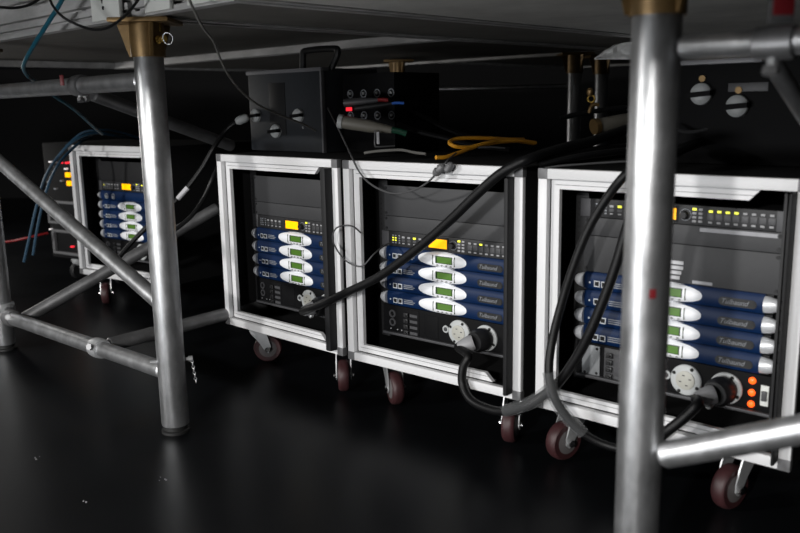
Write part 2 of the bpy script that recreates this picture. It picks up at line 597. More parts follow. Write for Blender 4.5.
tb = (leg_edge(P0, G0, 0.135) - leg_edge(G0, P0, 0.168)).normalized()
coupler(leg_edge(G0, P0, 0.168) + tb * 0.392, tb, R48, 'steel coupler midway along the lower left tube', [(-0.3, -0.9, 0.35), (0.6, -0.7, 0.1)])
coupler(P0 + Vector((0.0, 0.0, 0.155)), (0, 0, 1), 0.0365, 'steel coupler around the left edge leg near the floor', [(0.1, -1, 0.1), (0.75, -0.7, 0.15)])
cc = coupler(leg_edge(P0, G0, 0.135) - tb * 0.05, tb, R48, 'steel coupler with red mark beside the left edge leg', [(0.2, -0.95, 0.3)], 'pipe_dull')
MB().box(0.018, 0.030, -0.030, -0.024, -0.018, 0.012, 0.002).build('red_mark', 'tape_red', cc)
tt = (leg_edge(P0, G0, 0.950) - leg_edge(G0, P0, 0.956)).normalized()
cc = coupler(leg_edge(G0, P0, 0.956) + tt * 0.36, tt, R48, 'dull coupler with red tag on the upper left tube', [(0.1, -0.4, -1), (0.5, -0.2, -1)], 'pipe_dull')
MB().box(-0.046, -0.034, -0.031, -0.026, 0.0, 0.030, 0.002).build('red_tag', 'tape_red', cc)
# flag of red tape and the grey clamp over the right tube
cp = at_y(768, 44, 1.06)
cc = coupler(P2 + D1 * 0.165 + Vector((0, 0, 0.953)), D1, 0.0168, 'grey clamp with red tape on the upper right tube', [(-0.2, -0.2, -1)], 'pipe_dull')
MB().box(-0.012, 0.020, -0.004, 0.004, 0.024, 0.062, 0.002).build('clamp_ear', 'pipe_dull', cc)
MB().box(-0.008, 0.018, -0.0055, -0.0035, 0.034, 0.060, 0.0005).build('red_tape', 'tape_red', cc)


# ================================================================== rack cases
RW, RZ0, RZ1, RD = 0.60, 0.14, 0.731, 0.60
BW, LIP, LD = 0.024, 0.048, 0.017              # band width, lip inner edge, lip depth


def caster(parent, u, d, ang):
    """plate + fork (the part), with wheel, hub and axle nuts below it; ang: direction the wheel trails"""
    ca, sa = math.cos(ang), math.sin(ang)

    def X(p):                                  # local: x = trailing direction, y = axle
        return Vector((u + p[0] * ca - p[1] * sa, d + p[0] * sa + p[1] * ca, p[2]))
    mb = MB()
    mb.add([X(q) for q in ((-.04, -.04, .134), (.04, -.04, .134), (.04, .04, .134), (-.04, .04, .134), (-.04, -.04, .14), (.04, -.04, .14), (.04, .04, .14), (-.04, .04, .14))],
           [(0, 3, 2, 1), (4, 5, 6, 7), (0, 1, 5, 4), (1, 2, 6, 5), (2, 3, 7, 6), (3, 0, 4, 7)])
    mb.lathe(X((0, 0, .118)), X((0, 0, .134)), [(0, .026), (.5, .031), (1, .031)], 20)
    for s in (-1, 1):
        prof = [(-.026, .118), (.026, .118), (.036, .095), (.046, .062), (.046, .045), (.036, .036), (.026, .042), (.006, .075), (-.02, .105)]
        n = len(prof)
        vs = [X((x, s * .021, z)) for x, z in prof] + [X((x, s * .0245, z)) for x, z in prof]
        mb.add(vs, [tuple(range(n)), tuple(range(2 * n - 1, n - 1, -1))] + [(i, n + i, n + (i + 1) % n, (i + 1) % n) for i in range(n)])
    mb.add([X(q) for q in ((-.026, -.0245, .116), (.026, -.0245, .116), (.026, .0245, .116), (-.026, .0245, .116), (-.026, -.0245, .12), (.026, -.0245, .12), (.026, .0245, .12), (-.026, .0245, .12))],
           [(0, 3, 2, 1), (4, 5, 6, 7), (0, 1, 5, 4), (1, 2, 6, 5), (2, 3, 7, 6), (3, 0, 4, 7)])
    fk = mb.build('caster', 'zinc', parent)
    w = MB().lathe(X((.034, -.0165, .05)), X((.034, .0165, .05)), [(0, .030), (0, .044), (.12, .048), (.3, .0498), (.7, .0498), (.88, .048), (1, .044), (1, .030)], 32)
    w.build('wheel', 'wheel_maroon', fk)
    MB().lathe(X((.034, -.019, .05)), X((.034, .019, .05)), [(0, .014), (.06, .031), (.94, .031), (1, .014)], 24).build('wheel_hub', 'wheel_core', fk)
    MB().lathe(X((.034, -.032, .05)), X((.034, .032, .05)), [(0, .009), (.1, .009), (.1, .006), (.9, .006), (.9, .009), (1, .009)], 10).build('axle_bolt', 'chrome', fk)


def make_rack(k, label, cast):
    x, y, a = RACKS[k]
    t = thing('rack_case', (x, y, 0), math.radians(a), label, 'rack case', 'amplifier racks on castors')
    # outer bands
    bv = 0.002
    MB().box(BW, RW - BW, 0, 0.018, RZ1 - BW, RZ1, bv).build('frame_band', 'alu_frame', t)
    MB().box(BW, RW - BW, 0, 0.018, RZ0, RZ0 + BW, bv).build('frame_band', 'alu_frame', t)
    MB().box(0, BW, 0, 0.018, RZ0 + BW, RZ1 - BW, bv).build('frame_band', 'alu_frame', t)
    MB().box(RW - BW, RW, 0, 0.014, RZ0 + BW, RZ1 - BW, bv).build('frame_band', 'alu_frame', t)
    for cu in (0, RW - BW):
        for cz in (RZ0, RZ1 - BW):
            MB().box(cu - 0.0006, cu + BW + 0.0006, -0.0012, 0.018, cz - 0.0006, cz + BW + 0.0006, 0.002).build('corner_block', 'corner_grey', t)
    # dark strip painting in the shade on the bands' inner faces, then inner lips mitred at both ends, with a scribed line
    G_ = 0.0025
    MB().box(BW, BW + G_ + 0.004, LD + 0.013, LD + 0.017, RZ0 + BW, RZ1 - BW).build('band_shade_strip', 'rail_black', t)
    MB().box(BW + G_ + 0.0045, 0.505, LD + 0.013, LD + 0.017, RZ0 + BW, RZ0 + BW + G_ + 0.004).build('band_shade_strip', 'rail_black', t)
    for zo, zi in ((RZ1 - BW, RZ1 - LIP), (RZ0 + BW + G_, RZ0 + LIP)):
        MB().prism([(BW + G_, zo), (0.504, zo), (0.481, zi), (LIP, zi)], 'y', LD, LD + 0.012).build('inner_lip', 'alu_lip', t)
        zm = zo + (zi - zo) * 0.55
        MB().prism([(BW + .012, zm), (0.491, zm), (0.4898, zm + (zi - zo) * .05), (BW + .0125, zm + (zi - zo) * .05)], 'y', LD - 0.0006, LD + 0.001).build('scribe_line', 'corner_grey', t)
    MB().prism([(BW + G_, RZ0 + BW + G_), (BW + G_, RZ1 - BW), (LIP, RZ1 - LIP), (LIP, RZ0 + LIP)], 'y', LD, LD + 0.012).build('inner_lip', 'alu_lip', t)
    MB().box({'A': 0.556, 'B': 0.554, 'C': 0.564, 'D': 0.569}[k], 0.5755, -0.028, 0.022, 0.155, RZ1 - BW - 0.001, 0.004).build('door_bar', 'bar_black', t)
    MB().box(0.5405, 0.5465, 0.042, 0.052, RZ0 + 0.02, RZ1 - BW - 0.001, 0.001).build('door_seal', 'rail_black', t)
    # shell
    th = 0.009
    MB().box(0.001, th, 0.0185, RD, RZ0, RZ1 - 0.001).build('side_panel', 'case_black', t)
    MB().box(RW - th, RW - 0.001, 0.0185, RD, RZ0, RZ1 - 0.001).build('side_panel', 'case_black', t)
    MB().box(th, RW - th, 0.0185, RD, RZ1 - 0.012, RZ1 - 0.001).build('top_panel', 'case_black', t)
    MB().box(th, RW - th, 0.0185, RD, RZ0, RZ0 + 0.012).build('bottom_panel', 'case_black', t)
    MB().box(th, RW - th, RD - 0.012, RD, RZ0 + .012, RZ1 - 0.012).build('back_panel', 'case_black', t)
    for u0, u1 in ((0.044, 0.078), (0.522, 0.556)):
        r_ = MB().box(u0, u1, 0.1035, 0.108, 0.2, 0.668, 0.001).build('rack_rail', 'rail_black', t)
        mbh = MB()
        for i in range(30):
            z = 0.214 + i * 0.01482
            uc = u0 + 0.009 if u0 < .3 else u1 - 0.009
            mbh.box(uc - 0.0028, uc + 0.0028, 0.1028, 0.1034, z - 0.0028, z + 0.0028)
        tag(mbh.build('rail_holes', 'dark_hole', r_), kind='stuff')
    for (u, d, an) in cast:
        caster(t, u, d, math.radians(an - a))
    return t


make_rack('A', 'white-framed rack case farthest back, partly behind the silver leg', [(.09, .075, -80), (.51, .075, -60), (.09, .52, 200), (.51, .52, 200)])
make_rack('B', 'white-framed rack case just right of the silver leg, side-on red castor', [(.08, .075, 2), (.51, .085, -88), (.09, .52, 200), (.51, .52, 200)])
make_rack('C', 'white-framed rack case in the middle with yellow cable on top', [(.085, .10, -75), (.53, .085, -112), (.09, .52, 200), (.51, .52, 200)])
make_rack('D', 'nearest white-framed rack case behind the foreground leg', [(.065, .08, 212), (.475, .085, 214), (.09, .52, 200), (.51, .52, 200)])
WHERE = {'A': 'the farthest rack', 'B': 'the second farthest rack', 'C': 'the middle rack', 'D': 'the nearest rack'}

U1 = 0.04445
ZA = 0.456                                     # centre of the top amplifier row


def amp_y(z):                                  # bulge of the blue front
    return -0.002 - 0.008 * math.cos(min(1, abs(z) / 0.0222) * math.pi / 2) ** 0.5


def make_amp():
    t = thing('amplifier', (0, 0, 0))
    MB().box(-0.215, 0.215, 0.004, 0.36, -0.0205, 0.0205).build('chassis', 'device_black', t)
    mb = MB()
    n = 12
    us = [-0.222, -0.219, -0.212, 0.19, 0.197, 0.2]
    sh = [0.75, 0.92, 1, 1, 0.92, 0.75]
    vs, fs = [], []
    for u, s in zip(us, sh):
        for j in range(n + 1):
            z = -0.0205 + 0.041 * j / n
            vs.append((u, amp_y(z) * s, z * (0.9 + 0.1 * s)))
    for i in range(len(us) - 1):
        for j in range(n):
            a = i * (n + 1) + j
            fs.append((a, a + n + 1, a + n + 2, a + 1))
    mb.add(vs, fs)
    mb.box(-0.222, 0.2, 0.0, 0.0038, -0.0212, 0.0212)
    mb.build('blue_front', 'amp_blue', t)
    for sgn, u0, ln in ((-1, -0.2225, 0.028), (1, 0.2005, 0.037)):
        vs, fs = [], []
        K, J = 8, 14
        for i in range(K + 1):
            f = i / K
            r = math.sqrt(max(0.0, 1 - f ** 2.0))
            r = max(r, 0.02)
            for j in range(J):
                an = 2 * math.pi * j / J
                vs.append((u0 + sgn * ln * f, -0.003 + 0.0145 * r * math.sin(an), 0.0185 * r * math.cos(an)))
        for i in range(K):
            for j in range(J):
                a, b_ = i * J + j, i * J + (j + 1) % J
                fs.append((a, b_, b_ + J, a + J))
        fs.append(tuple(range(J)))
        fs.append(tuple(K * J + j for j in range(J)))
        MB().add(vs, fs).build('end_cap', 'amp_silver', t)
    # white oval
    uc, ha, hb = -0.015, 0.089, 0.0222
    vs, fs = [(uc, amp_y(0) - 0.006, 0)], []
    K, J = 6, 48
    for i in range(1, K + 1):
        f = i / K
        for j in range(J):
            an = 2 * math.pi * j / J
            sn_, cs_ = math.sin(an), math.cos(an)
            z = hb * f * math.copysign(abs(sn_) ** 0.86, sn_)
            lift = 0.006 * (1 - f ** 6)
            vs.append((uc + ha * f * math.copysign(abs(cs_) ** 0.9, cs_), amp_y(z) - lift + (0.002 if f == 1 else 0), z))
    for j in range(J):
        fs.append((0, 1 + j, 1 + (j + 1) % J))
    for i in range(K - 1):
        for j in range(J):
            a, b_ = 1 + i * J + j, 1 + i * J + (j + 1) % J
            fs.append((a, a + J, b_ + J, b_))
    ov = MB().add(vs, fs).build('oval_panel', 'oval_white', t)
    fy = amp_y(0) - 0.006
    MB().box(-0.0325, 0.0255, fy - 0.0012, fy + 0.004, -0.008, 0.0125, 0.0006).build('screen_frame', 'lcd_ink', ov)
    MB().box(-0.0255, 0.0235, fy - 0.0018, fy, -0.0062, 0.0108).build('lcd_screen', 'lcd_green', ov)
    for u in (-0.0425, 0.0325):
        MB().box(u - 0.0007, u + 0.0007, fy - 0.001, fy + 0.003, -0.013, 0.0135).build('divider_line', 'lcd_ink', ov)
    for i in range(4):
        u = -0.027 + i * 0.0155
        MB().cyl((u, fy - 0.0012, -0.0138), (u, fy + 0.006, -0.0138), 0.0024, 10).build('button', 'key_grey', ov)
    # network sockets, print and badge
    yb = amp_y(0.004)
    for u in (-0.187, -0.168):
        s = MB().box(u - 0.0078, u + 0.0078, yb - 0.0012, yb + 0.004, -0.0125, 0.003, 0.0005).build('socket', 'print_white', t)
        MB().box(u - 0.0052, u + 0.0052, yb - 0.0018, yb, -0.0095, 0.0005).build('socket_hole', 'dark_hole', s)
    MB().cyl((-0.206, yb - 0.001, -0.003), (-0.206, yb + 0.003, -0.003), 0.0025, 10).build('front_led', 'print_white', t)
    for i, (w, z) in enumerate(((0.034, 0.0015), (0.042, -0.0035), (0.036, -0.0085))):
        MB().box(-0.155, -0.155 + w, yb - 0.0006, yb + 0.003, z - 0.0012, z + 0.0012).build('printed_line', 'print_dim', t)
    bd = MB()
    J = 24
    poly = []
    for j in range(J):
        an = 2 * math.pi * j / J
        cx = 0.146 + (0.031 if math.cos(an) > 0 else -0.031)
        poly.append((cx + 0.0095 * math.cos(an), -0.003 + 0.0095 * math.sin(an)))
    bd = bd.prism(poly, 'y', yb - 0.001, yb + 0.004).build('badge', 'device_black', t)
    text_obj('Tulbaund', 0.0155, 'print_dim', bd, (0.139, yb - 0.0014, -0.003), 'logo_text', 0.35)
    MB().cyl((0.178, yb - 0.002, -0.003), (0.178, yb + 0.002, -0.003), 0.0065, 14).build('lock_knob', 'rail_black', bd)
    return t


AMP = make_amp()
ORD = ['topmost', 'second from top', 'third from top', 'lowest']
first = True


def put(o, k, u, d, z):
    o.location = rk(k, u, d, z)
    o.rotation_euler = (0, 0, math.radians(RACKS[k][2]))


for k in 'ABCD':
    for i in range(4):
        o = AMP if first else copy_tree(AMP)
        first = False
        put(o, k, 0.3, 0.1, ZA - i * U1)
        tag(o, 'blue amplifier with white oval display, %s in %s' % (ORD[i], WHERE[k]), 'amplifier', 'blue rack amplifiers')


# the plain blue unit in the farthest rack
t = thing('signal_unit', (0, 0, 0), 0, 'plain blue rack unit with two round sockets, above the far rack amplifiers', 'rack unit')
put(t, 'A', 0.3, 0.1, ZA + U1)
MB().box(-0.215, 0.215, 0.004, 0.3, -0.0205, 0.0205).build('chassis', 'device_black', t)
vs, fs = [], []
for u in (-0.222, 0.2):
    for j in range(13):
        z = -0.0205 + 0.041 * j / 12
        vs.append((u, amp_y(z), z))
fs = [(j, 13 + j, 14 + j, j + 1) for j in range(12)]
MB().add(vs, fs).box(-0.222, 0.2, 0.0, 0.0038, -0.0212, 0.0212).build('blue_front', 'amp_blue', t)
MB().lathe((-0.2225, -0.003, 0), (-0.25, -0.003, 0), [(0, .015), (.5, .012), (.9, .006), (1, .002)], 14).build('end_cap', 'amp_silver', t)
for u in (-0.175, -0.125):
    s = MB().ring((u, amp_y(0) - 0.001, -0.002), (0, 1, 0), 0.011, 0.0022, 20, 6).build('round_socket', 'print_dim', t)
    MB().box(u - 0.005, u + 0.005, amp_y(0) - 0.003, amp_y(0) + 0.002, -0.007, 0.0).build('socket_pin', 'led_yellow', s).active_material = MATS['key_grey']


# ------------------------------------------------------------------ system controllers
def controller(k, z, lit, label):
    t = thing('system_controller', (0, 0, 0), 0, label, 'controller', 'system controllers')
    put(t, k, 0.3, 0.1, z)
    h = U1 / 2 - 0.0006
    MB().box(-0.241, 0.241, -0.003, 0.003, -h, h, 0.0008).build('front_plate', 'controller_face', t)
    MB().box(-0.22, 0.22, 0.0032, 0.30, -0.02, 0.02).build('chassis', 'device_black', t)
    for s in (-1, 1):
        MB().box(s * 0.226 - 0.013, s * 0.226 + 0.013, -0.0045, -0.0028, -h, h, 0.0006).build('rack_ear', 'device_grey', t)
    # meters at the left
    for c in range(3):
        for r in range(4):
            u = -0.197 + c * 0.010 + (0.004 if c == 2 else 0)
            z_ = 0.010 - r * 0.007
            lt = (c < 2 and r in (1, 2)) and k in 'C' or (c == 0 and r == 1 and k == 'A')
            MB().box(u - 0.0026, u + 0.0026, -0.0042, -0.0028, z_ - 0.0018, z_ + 0.0018).build('meter_led', 'led_yellow' if lt else 'print_dim', t)
    for c in range(4):
        u = -0.158 + c * 0.0205
        MB().box(u - 0.005, u + 0.005, -0.0048, -0.0028, 0.004, 0.0095, 0.0006).build('key', 'led_yellow' if ('m%d' % c) in lit else 'key_grey', t)
        MB().box(u - 0.004, u + 0.004, -0.0042, -0.0028, -0.013, -0.0095, 0.0006).build('key', 'key_grey', t)
        MB().box(u - 0.006, u + 0.006, -0.0036, -0.0028, -0.006, 0.001).build('key_field', 'device_grey', t)
    sc = MB().box(-0.071, 0.004, -0.0042, -0.0028, -0.0185, 0.0185, 0.0006).build('screen_bezel', 'dark_hole', t)
    MB().box(-0.064, -0.001, -0.0052, -0.0044, -0.0125, 0.0130).build('amber_screen', 'screen_amber', sc)
    kn = MB().lathe((0.02, -0.0028, 0), (0.02, -0.018, 0), [(0, .0115), (.2, .0115), (.25, .009), (.9, .0085), (1, .007)], 20).build('dial', 'device_black', t)
    MB().ring((0.02, -0.0035, 0), (0, 1, 0), 0.0125, 0.001, 20, 6).build('dial_ring', 'print_dim', kn)
    for c in range(2):
        for r in range(4):
            u, z_ = 0.040 + c * 0.014, 0.0135 - r * 0.0088
            MB().box(u - 0.0045, u + 0.0045, -0.0048, -0.0028, z_ - 0.0026, z_ + 0.0026, 0.0006).build('key', 'led_yellow' if ('b%d%d' % (c, r)) in lit else 'key_grey', t)
    for c in range(8):
        u = 0.076 + c * 0.0182
        ch = MB().box(u - 0.0072, u + 0.0072, -0.0042, -0.0028, -0.0085, 0.0062, 0.0008).build('channel_key', 'device_grey', t)
        MB().box(u - 0.0045, u + 0.0045, -0.0050, -0.0028, 0.0085, 0.0135, 0.0008).build('channel_led', 'led_yellow' if ('c%d' % c) in lit else 'key_grey', ch)
        MB().box(u - 0.0045, u + 0.0045, -0.0046, -0.0028, -0.0155, -0.0110, 0.0008).build('channel_mute', 'key_grey', ch)
    return t


ZC = ZA + U1
controller('A', ZC + U1, ('b00', 'c0', 'c1'), 'controller with amber screen above the blue units of the farthest rack')
controller('B', ZC, ('b00',), 'controller with amber screen in the rack right of the left leg')
controller('C', ZC, ('m2', 'b00', 'c2'), 'controller with amber screen in the middle rack, cable crossing it')
controller('D', ZC + 3 * U1, ('m1', 'b00', 'c0', 'c1', 'c2', 'c3'), 'controller with four lit yellow keys at the top of the nearest rack')


def blank(k, z0, nu, label, lbl=()):
    t = thing('blank_panel', (0, 0, 0), 0, label, 'blank panel', 'blank rack panels')
    put(t, k, 0.3, 0.1, z0)
    h = nu * U1
    MB().box(-0.2275, 0.2385, -0.004, 0.0, 0.0006, h - 0.0006, 0.0012).build('plate', 'panel_dark' if k == 'A' else 'panel_grey', t)
    for s in (-1, 1):
        for zz_ in (0.008, h - 0.008):
            MB().cyl((s * 0.221, -0.004, zz_), (s * 0.221, -0.0065, zz_), 0.0042, 10).build('screw', 'rail_black', t)
    for (u0, u1, za, zb, m_) in lbl:
        MB().box(u0 - 0.3, u1 - 0.3, -0.0046, -0.0039, za - z0, zb - z0).build('label_strip', m_, t)
    return t


Z1 = ZC + U1 / 2
blank('A', Z1 + U1, 2, 'dark blank panel at the top of the farthest rack')
blank('B', Z1, 1, 'narrow grey blank panel above the controller in the rack right of the left leg')
blank('B', Z1 + U1, 2, 'tall grey blank panel at the top of the rack right of the left leg')
blank('C', Z1, 1, 'narrow grey blank panel above the controller in the middle rack')
blank('C', Z1 + U1, 2, 'tall grey blank panel at the top of the middle rack, cable shadow across')
ZD = ZC - U1 / 2
blank('D', ZD + 2 * U1, 1, 'narrow grey blank panel under the controller in the nearest rack, long label strip',
      [(0.354, 0.519, ZD + 2 * U1 + 0.032, ZD + 2 * U1 + 0.0405, 'label_dim')])
blank('D', ZD, 2, 'tall grey blank panel with four small white labels in the nearest rack',
      [(0.262, 0.321, 0.5205, 0.5285, 'label_white'), (0.262, 0.321, 0.509, 0.517, 'label_white'), (0.262, 0.317, 0.4975, 0.5055, 'label_white'),
       (0.262, 0.314, 0.486, 0.494, 'label_white'), (0.343, 0.388, 0.4815, 0.4885, 'label_dim')])


# ------------------------------------------------------------------ power distribution units
ZP = ZA - 3.5 * U1 - 2 * U1                    # lower edge


def flange(parent, u, z, m='flange_white', sock=True):
    fl = MB().lathe((u, -0.003, z), (u, -0.010, z), [(0, .036), (.6, .036), (.9, .034), (1, .032)], 36).build('socket_flange', m, parent)
    for i in range(4):
        an = math.radians(45 + 90 * i + 18)
        c, s_ = u + 0.0305 * math.cos(an), z + 0.0305 * math.sin(an)
        MB().cyl((c, -0.0095, s_), (c, -0.0108, s_), 0.0042, 10).build('screw_hole', 'dark_hole', fl)
    if sock:
        MB().lathe((u, -0.0095, z), (u, -0.0125, z), [(0, .022), (.7, .022), (1, .020)], 28).build('socket_face', 'socket_cream', fl)
        for i in range(4):
            an = math.radians(90 * i + 20)
            c, s_ = u + 0.012 * math.cos(an), z + 0.012 * math.sin(an)
            MB().box(c - 0.0028, c + 0.0028, -0.0132, -0.0120, s_ - 0.0012, s_ + 0.0012).build('slot', 'device_grey', fl)
    return fl


def distro(k, label, grey=False, leds=False):
    t = thing('power_unit', (0, 0, 0), 0, label, 'power unit', 'power distribution units')
    put(t, k, 0.3, 0.1, ZP)
    h = 2 * U1
    zc = h / 2
    MB().box(-0.241, 0.241, -0.003, 0.003, 0.0008, h - 0.0008, 0.001).build('front_plate', 'box_black', t)
    MB().box(-0.22, 0.22, 0.0032, 0.30, 0.004, h - 0.004).build('chassis', 'device_black', t)
    MB().box(-0.235, 0.235, -0.016, -0.003, 0.0010, 0.0085, 0.002).build('lower_ledge', 'device_grey', t)
    if grey:
        pl = MB().box(-0.224, -0.176, -0.006, -0.003, 0.004, h - 0.006, 0.001).build('inlet_plate', 'plate_grey', t)
        for u, z in ((-0.216, 0.012), (-0.184, 0.014), (-0.184, 0.076)):
            MB().cyl((u, -0.0058, z), (u, -0.0068, z), 0.0036, 10).build('screw_hole', 'dark_hole', pl)
    else:
        for z in (0.062, 0.036):
            MB().ring((-0.205, -0.004, z), (0, 1, 0), 0.0095, 0.003, 20, 6).build('link_socket', 'device_grey', t)
        for u in (-0.212, -0.186, -0.17):
            MB().cyl((u, -0.0028, 0.016), (u, -0.0045, 0.016), 0.0022, 8).build('plate_screw', 'key_grey', t)
    MB().box(-0.165, -0.104, -0.0045, -0.0028, 0.006, h - 0.006, 0.0008).build('breaker_bay', 'device_grey' if grey else 'box_black', t)
    for i in range(4):
        z = 0.0135 + i * 0.0175
        b_ = MB().box(-0.158, -0.142, -0.011, -0.0042, z - 0.0062, z + 0.0062, 0.001).build('breaker', 'plug_black', t)
        MB().box(-0.154, -0.146, -0.015, -0.0108, z - 0.003, z + 0.002, 0.001).build('toggle', 'device_black', b_)
        MB().box(-0.138, -0.110, -0.0052, -0.0042, z - 0.0042, z + 0.0042).build('breaker_label', 'device_grey', b_)
    MB().box(-0.085, -0.035, -0.0042, -0.0028, 0.012, h - 0.012, 0.001).build('vent_plate', 'box_black', t)
    MB().ring((-0.0068, -0.004, zc + 0.002), (0, 1, 0), 0.0082, 0.003, 20, 6).build('fuse_ring', 'flange_white', t)
    MB().cyl((-0.0068, -0.0028, zc + 0.002), (-0.0068, -0.0075, zc + 0.002), 0.0055, 12).build('fuse_cap', 'device_grey', t)
    flange(t, 0.041, zc)
    flange(t, 0.131, zc, 'flange_white', False)
    if leds:
        for i, z in enumerate((0.073, 0.046, 0.020)):
            MB().lathe((0.186, -0.0028, z), (0.186, -0.0085, z), [(0, .0078), (.5, .0076), (.9, .005), (1, .002)], 16).build('indicator', 'led_orange', t)
        MB().box(0.205, 0.222, -0.007, -0.003, 0.022, 0.068, 0.001).build('rocker_plate', 'plate_pale', t)
        MB().box(0.208, 0.219, -0.012, -0.0069, 0.034, 0.056, 0.001).build('rocker', 'device_grey', t)
    return t


distro('A', 'black power unit at the bottom of the farthest rack')
distro('B', 'black power unit with white socket in the rack right of the left leg')
distro('C', 'black power unit with two white sockets in the middle rack')
distro('D', 'power unit with three orange indicators in the nearest rack', True, True)


# ================================================================== power cables with plugs
def plug(parent, k, tip):
    """round twist-lock plug sticking out of the second flange; returns where its cable leaves"""
    z = ZP + U1
    base = rk(k, 0.431, 0.089, z)
    out = rk(k, 0.425, 0.045, z - 0.001)
    pb = MB().lathe(base, out, [(0, .029), (.3, .0315), (.75, .0315), (1, .026)], 28).build('plug_body', 'plug_black', parent)
    e2 = rk(k, *tip)
    MB().lathe(out, e2, [(0, .020), (.2, .022), (.6, .019), (1, .0145)], 22).build('cable_clamp', 'key_grey', pb)
    for du, dz in ((-.006, -.026), (-.024, -.022)):
        q = rk(k, 0.425 + du, 0.04, z + dz)
        MB().lathe(q, q + (out - base).normalized() * 0.012, [(0, .0075), (.8, .0075), (1, .005)], 12).build('clamp_screw', 'zinc', pb)
    return out, e2


# middle rack: cable drops from the plug and loops up past the nearest rack
t = thing('power_cable', rk('C', 0.431, 0.02, 0), 0, 'thick black cable looping from the middle rack plug toward the foreground leg', 'cable', 'black power cables')
t.location = (0, 0, 0)
out, e2 = plug(t, 'C', (0.392, 0.020, ZP + U1 - 0.016))
pts = [e2 + (out - e2) * 0.3, e2, on_rack('C', 468, 356, -0.005), on_rack('C', 463, 368, -0.015), on_rack('C', 462.5, 384, -0.02), on_rack('C', 470, 399, -0.03),
       on_rack('C', 486, 408, -0.04), on_rack('C', 506, 411, -0.05), on_rack('D', 532, 402, -0.05), on_rack('D', 556, 385, -0.05), on_rack('D', 575, 360, -0.05),
       on_rack('D', 590, 332, -0.05), on_rack('D', 605, 296, -0.045), on_rack('D', 617, 262, -0.04), on_rack('D', 627, 228, -0.035), on_rack('D', 640, 190, -0.03),
       on_rack('D', 655, 165, 0.0), on_rack('D', 680, 150, 0.12), on_rack('D', 700, 142, 0.3)]
MB().sweep(pts, 0.0115, 14).build('cable_jacket', 'rubber_cable', t)
MB().sweep(pts[7:10], 0.0165, 14).build('clear_sleeve', 'clear_sleeve', t)

# cable that drops over the nearest rack and passes under it
t = thing('power_cable', (0, 0, 0), 0, 'black cable hanging over the left front of the nearest rack', 'cable', 'black power cables')
pts = [on_rack('D', 668, 146, 0.2), on_rack('D', 648, 155, 0.05), on_rack('D', 628, 172, -0.03), on_rack('D', 609, 195, -0.035), on_rack('D', 590, 226, -0.04), on_rack('D', 575, 262, -0.045),
       on_rack('D', 562, 302, -0.05), on_rack('D', 552, 342, -0.065), on_rack('D', 549, 372, -0.085), on_rack('D', 554, 396, -0.085), on_rack('D', 566, 416, -0.07), on_rack('D', 583, 433, -0.05),
       on_rack('D', 606, 445, -0.03), on_rack('D', 640, 452, -0.01), on_rack('D', 668, 455, 0.06)]
MB().sweep(pts, 0.0102, 14).build('cable_jacket', 'rubber_cable', t)
MB().sweep(pts[8:12], 0.0155, 14).build('clear_sleeve', 'clear_sleeve', t)

# rack right of the left leg: long cable up across the middle rack
t = thing('power_cable', (0, 0, 0), 0, 'thick black cable rising diagonally across the middle rack front', 'cable', 'black power cables')
out, e2 = plug(t, 'B', (0.40, 0.015, ZP + U1 - 0.012))
pts = [e2 + (out - e2) * 0.3, e2, on_rack('B', 308, 309, -0.015), on_rack('B', 316, 306.5, -0.03), on_rack('B', 330, 300.5, -0.035), on_rack('C', 350, 291, -0.03), on_rack('C', 375, 279, -0.03), on_rack('C', 400, 262, -0.03),
       on_rack('C', 428, 240, -0.03), on_rack('C', 452, 218.5, -0.03), on_rack('C', 474, 197, -0.03), on_rack('C', 496, 177, -0.03), on_rack('C', 515, 165, -0.025), on_rack('C', 532, 158, 0.0),
       at_y(560, 149, 2.05), at_y(592, 141, 2.1), at_y(622, 131, 2.15), at_y(660, 118, 2.2)]
MB().sweep(pts, 0.0125, 14).build('cable_jacket', 'rubber_cable', t)

# nearest rack: plug and cable toward the foreground leg
t = thing('power_cable', (0, 0, 0), 0, 'black plug and cable below the orange indicators', 'cable', 'black power cables')
out, e2 = plug(t, 'D', (0.395, 0.02, ZP + U1 - 0.012))
pts = [e2 + (out - e2) * 0.3, e2, on_rack('D', 698, 404, -0.02), on_rack('D', 684, 418, -0.03), on_rack('D', 666, 432, -0.04), on_rack('D', 650, 446, -0.03), on_rack('D', 632, 462, 0.02), on_rack('D', 620, 466, 0.12)]
MB().sweep(pts, 0.0115, 14).build('cable_jacket', 'rubber_cable', t)


# ================================================================== thin wires and loose cables
def cable(name, pts, r, m, label, seg=8, cat='cable', sub=8):
    c = sum((Vector(p) for p in pts), Vector()) / len(pts)
    o = MB().sweep([Vector(p) - c for p in pts], r, seg, sub).build(name, m)
    o.location = c
    return tag(o, label, cat)


cable('thin_wire', [on_rack('C', 390, 243, 0.08), on_rack('C', 384, 246, 0.05), on_rack('C', 374, 254, 0.0), on_rack('C', 364, 265, -0.02), on_rack('C', 356, 266, -0.03),
                    on_rack('C', 345, 260, -0.03), on_rack('C', 336, 248, -0.03), on_rack('C', 332.5, 237, -0.025), on_rack('C', 336, 228.5, -0.02), on_rack('C', 344, 225.5, -0.015),
                    on_rack('C', 353, 226.5, -0.005), on_rack('C', 361, 233, 0.012)], 0.0022, 'cord_grey', 'thin grey wire looping in front of the gap between two racks')
t = thing('inline_cord', (0, 0, 0), 0, 'thin black cord draped over the middle rack with a small grey inline connector', 'cord')
pts = [at_y(328, 108, 2.75), at_y(338, 128, 2.55), on_rack('C', 350, 153, 0.0), on_rack('C', 357, 168, -0.010), on_rack('C', 366, 180, -0.012), on_rack('C', 379, 189, -0.012),
       on_rack('C', 396, 193.5, -0.012), on_rack('C', 415, 189.5, -0.012), on_rack('C', 428, 182, -0.015), on_rack('C', 437, 173, -0.02)]
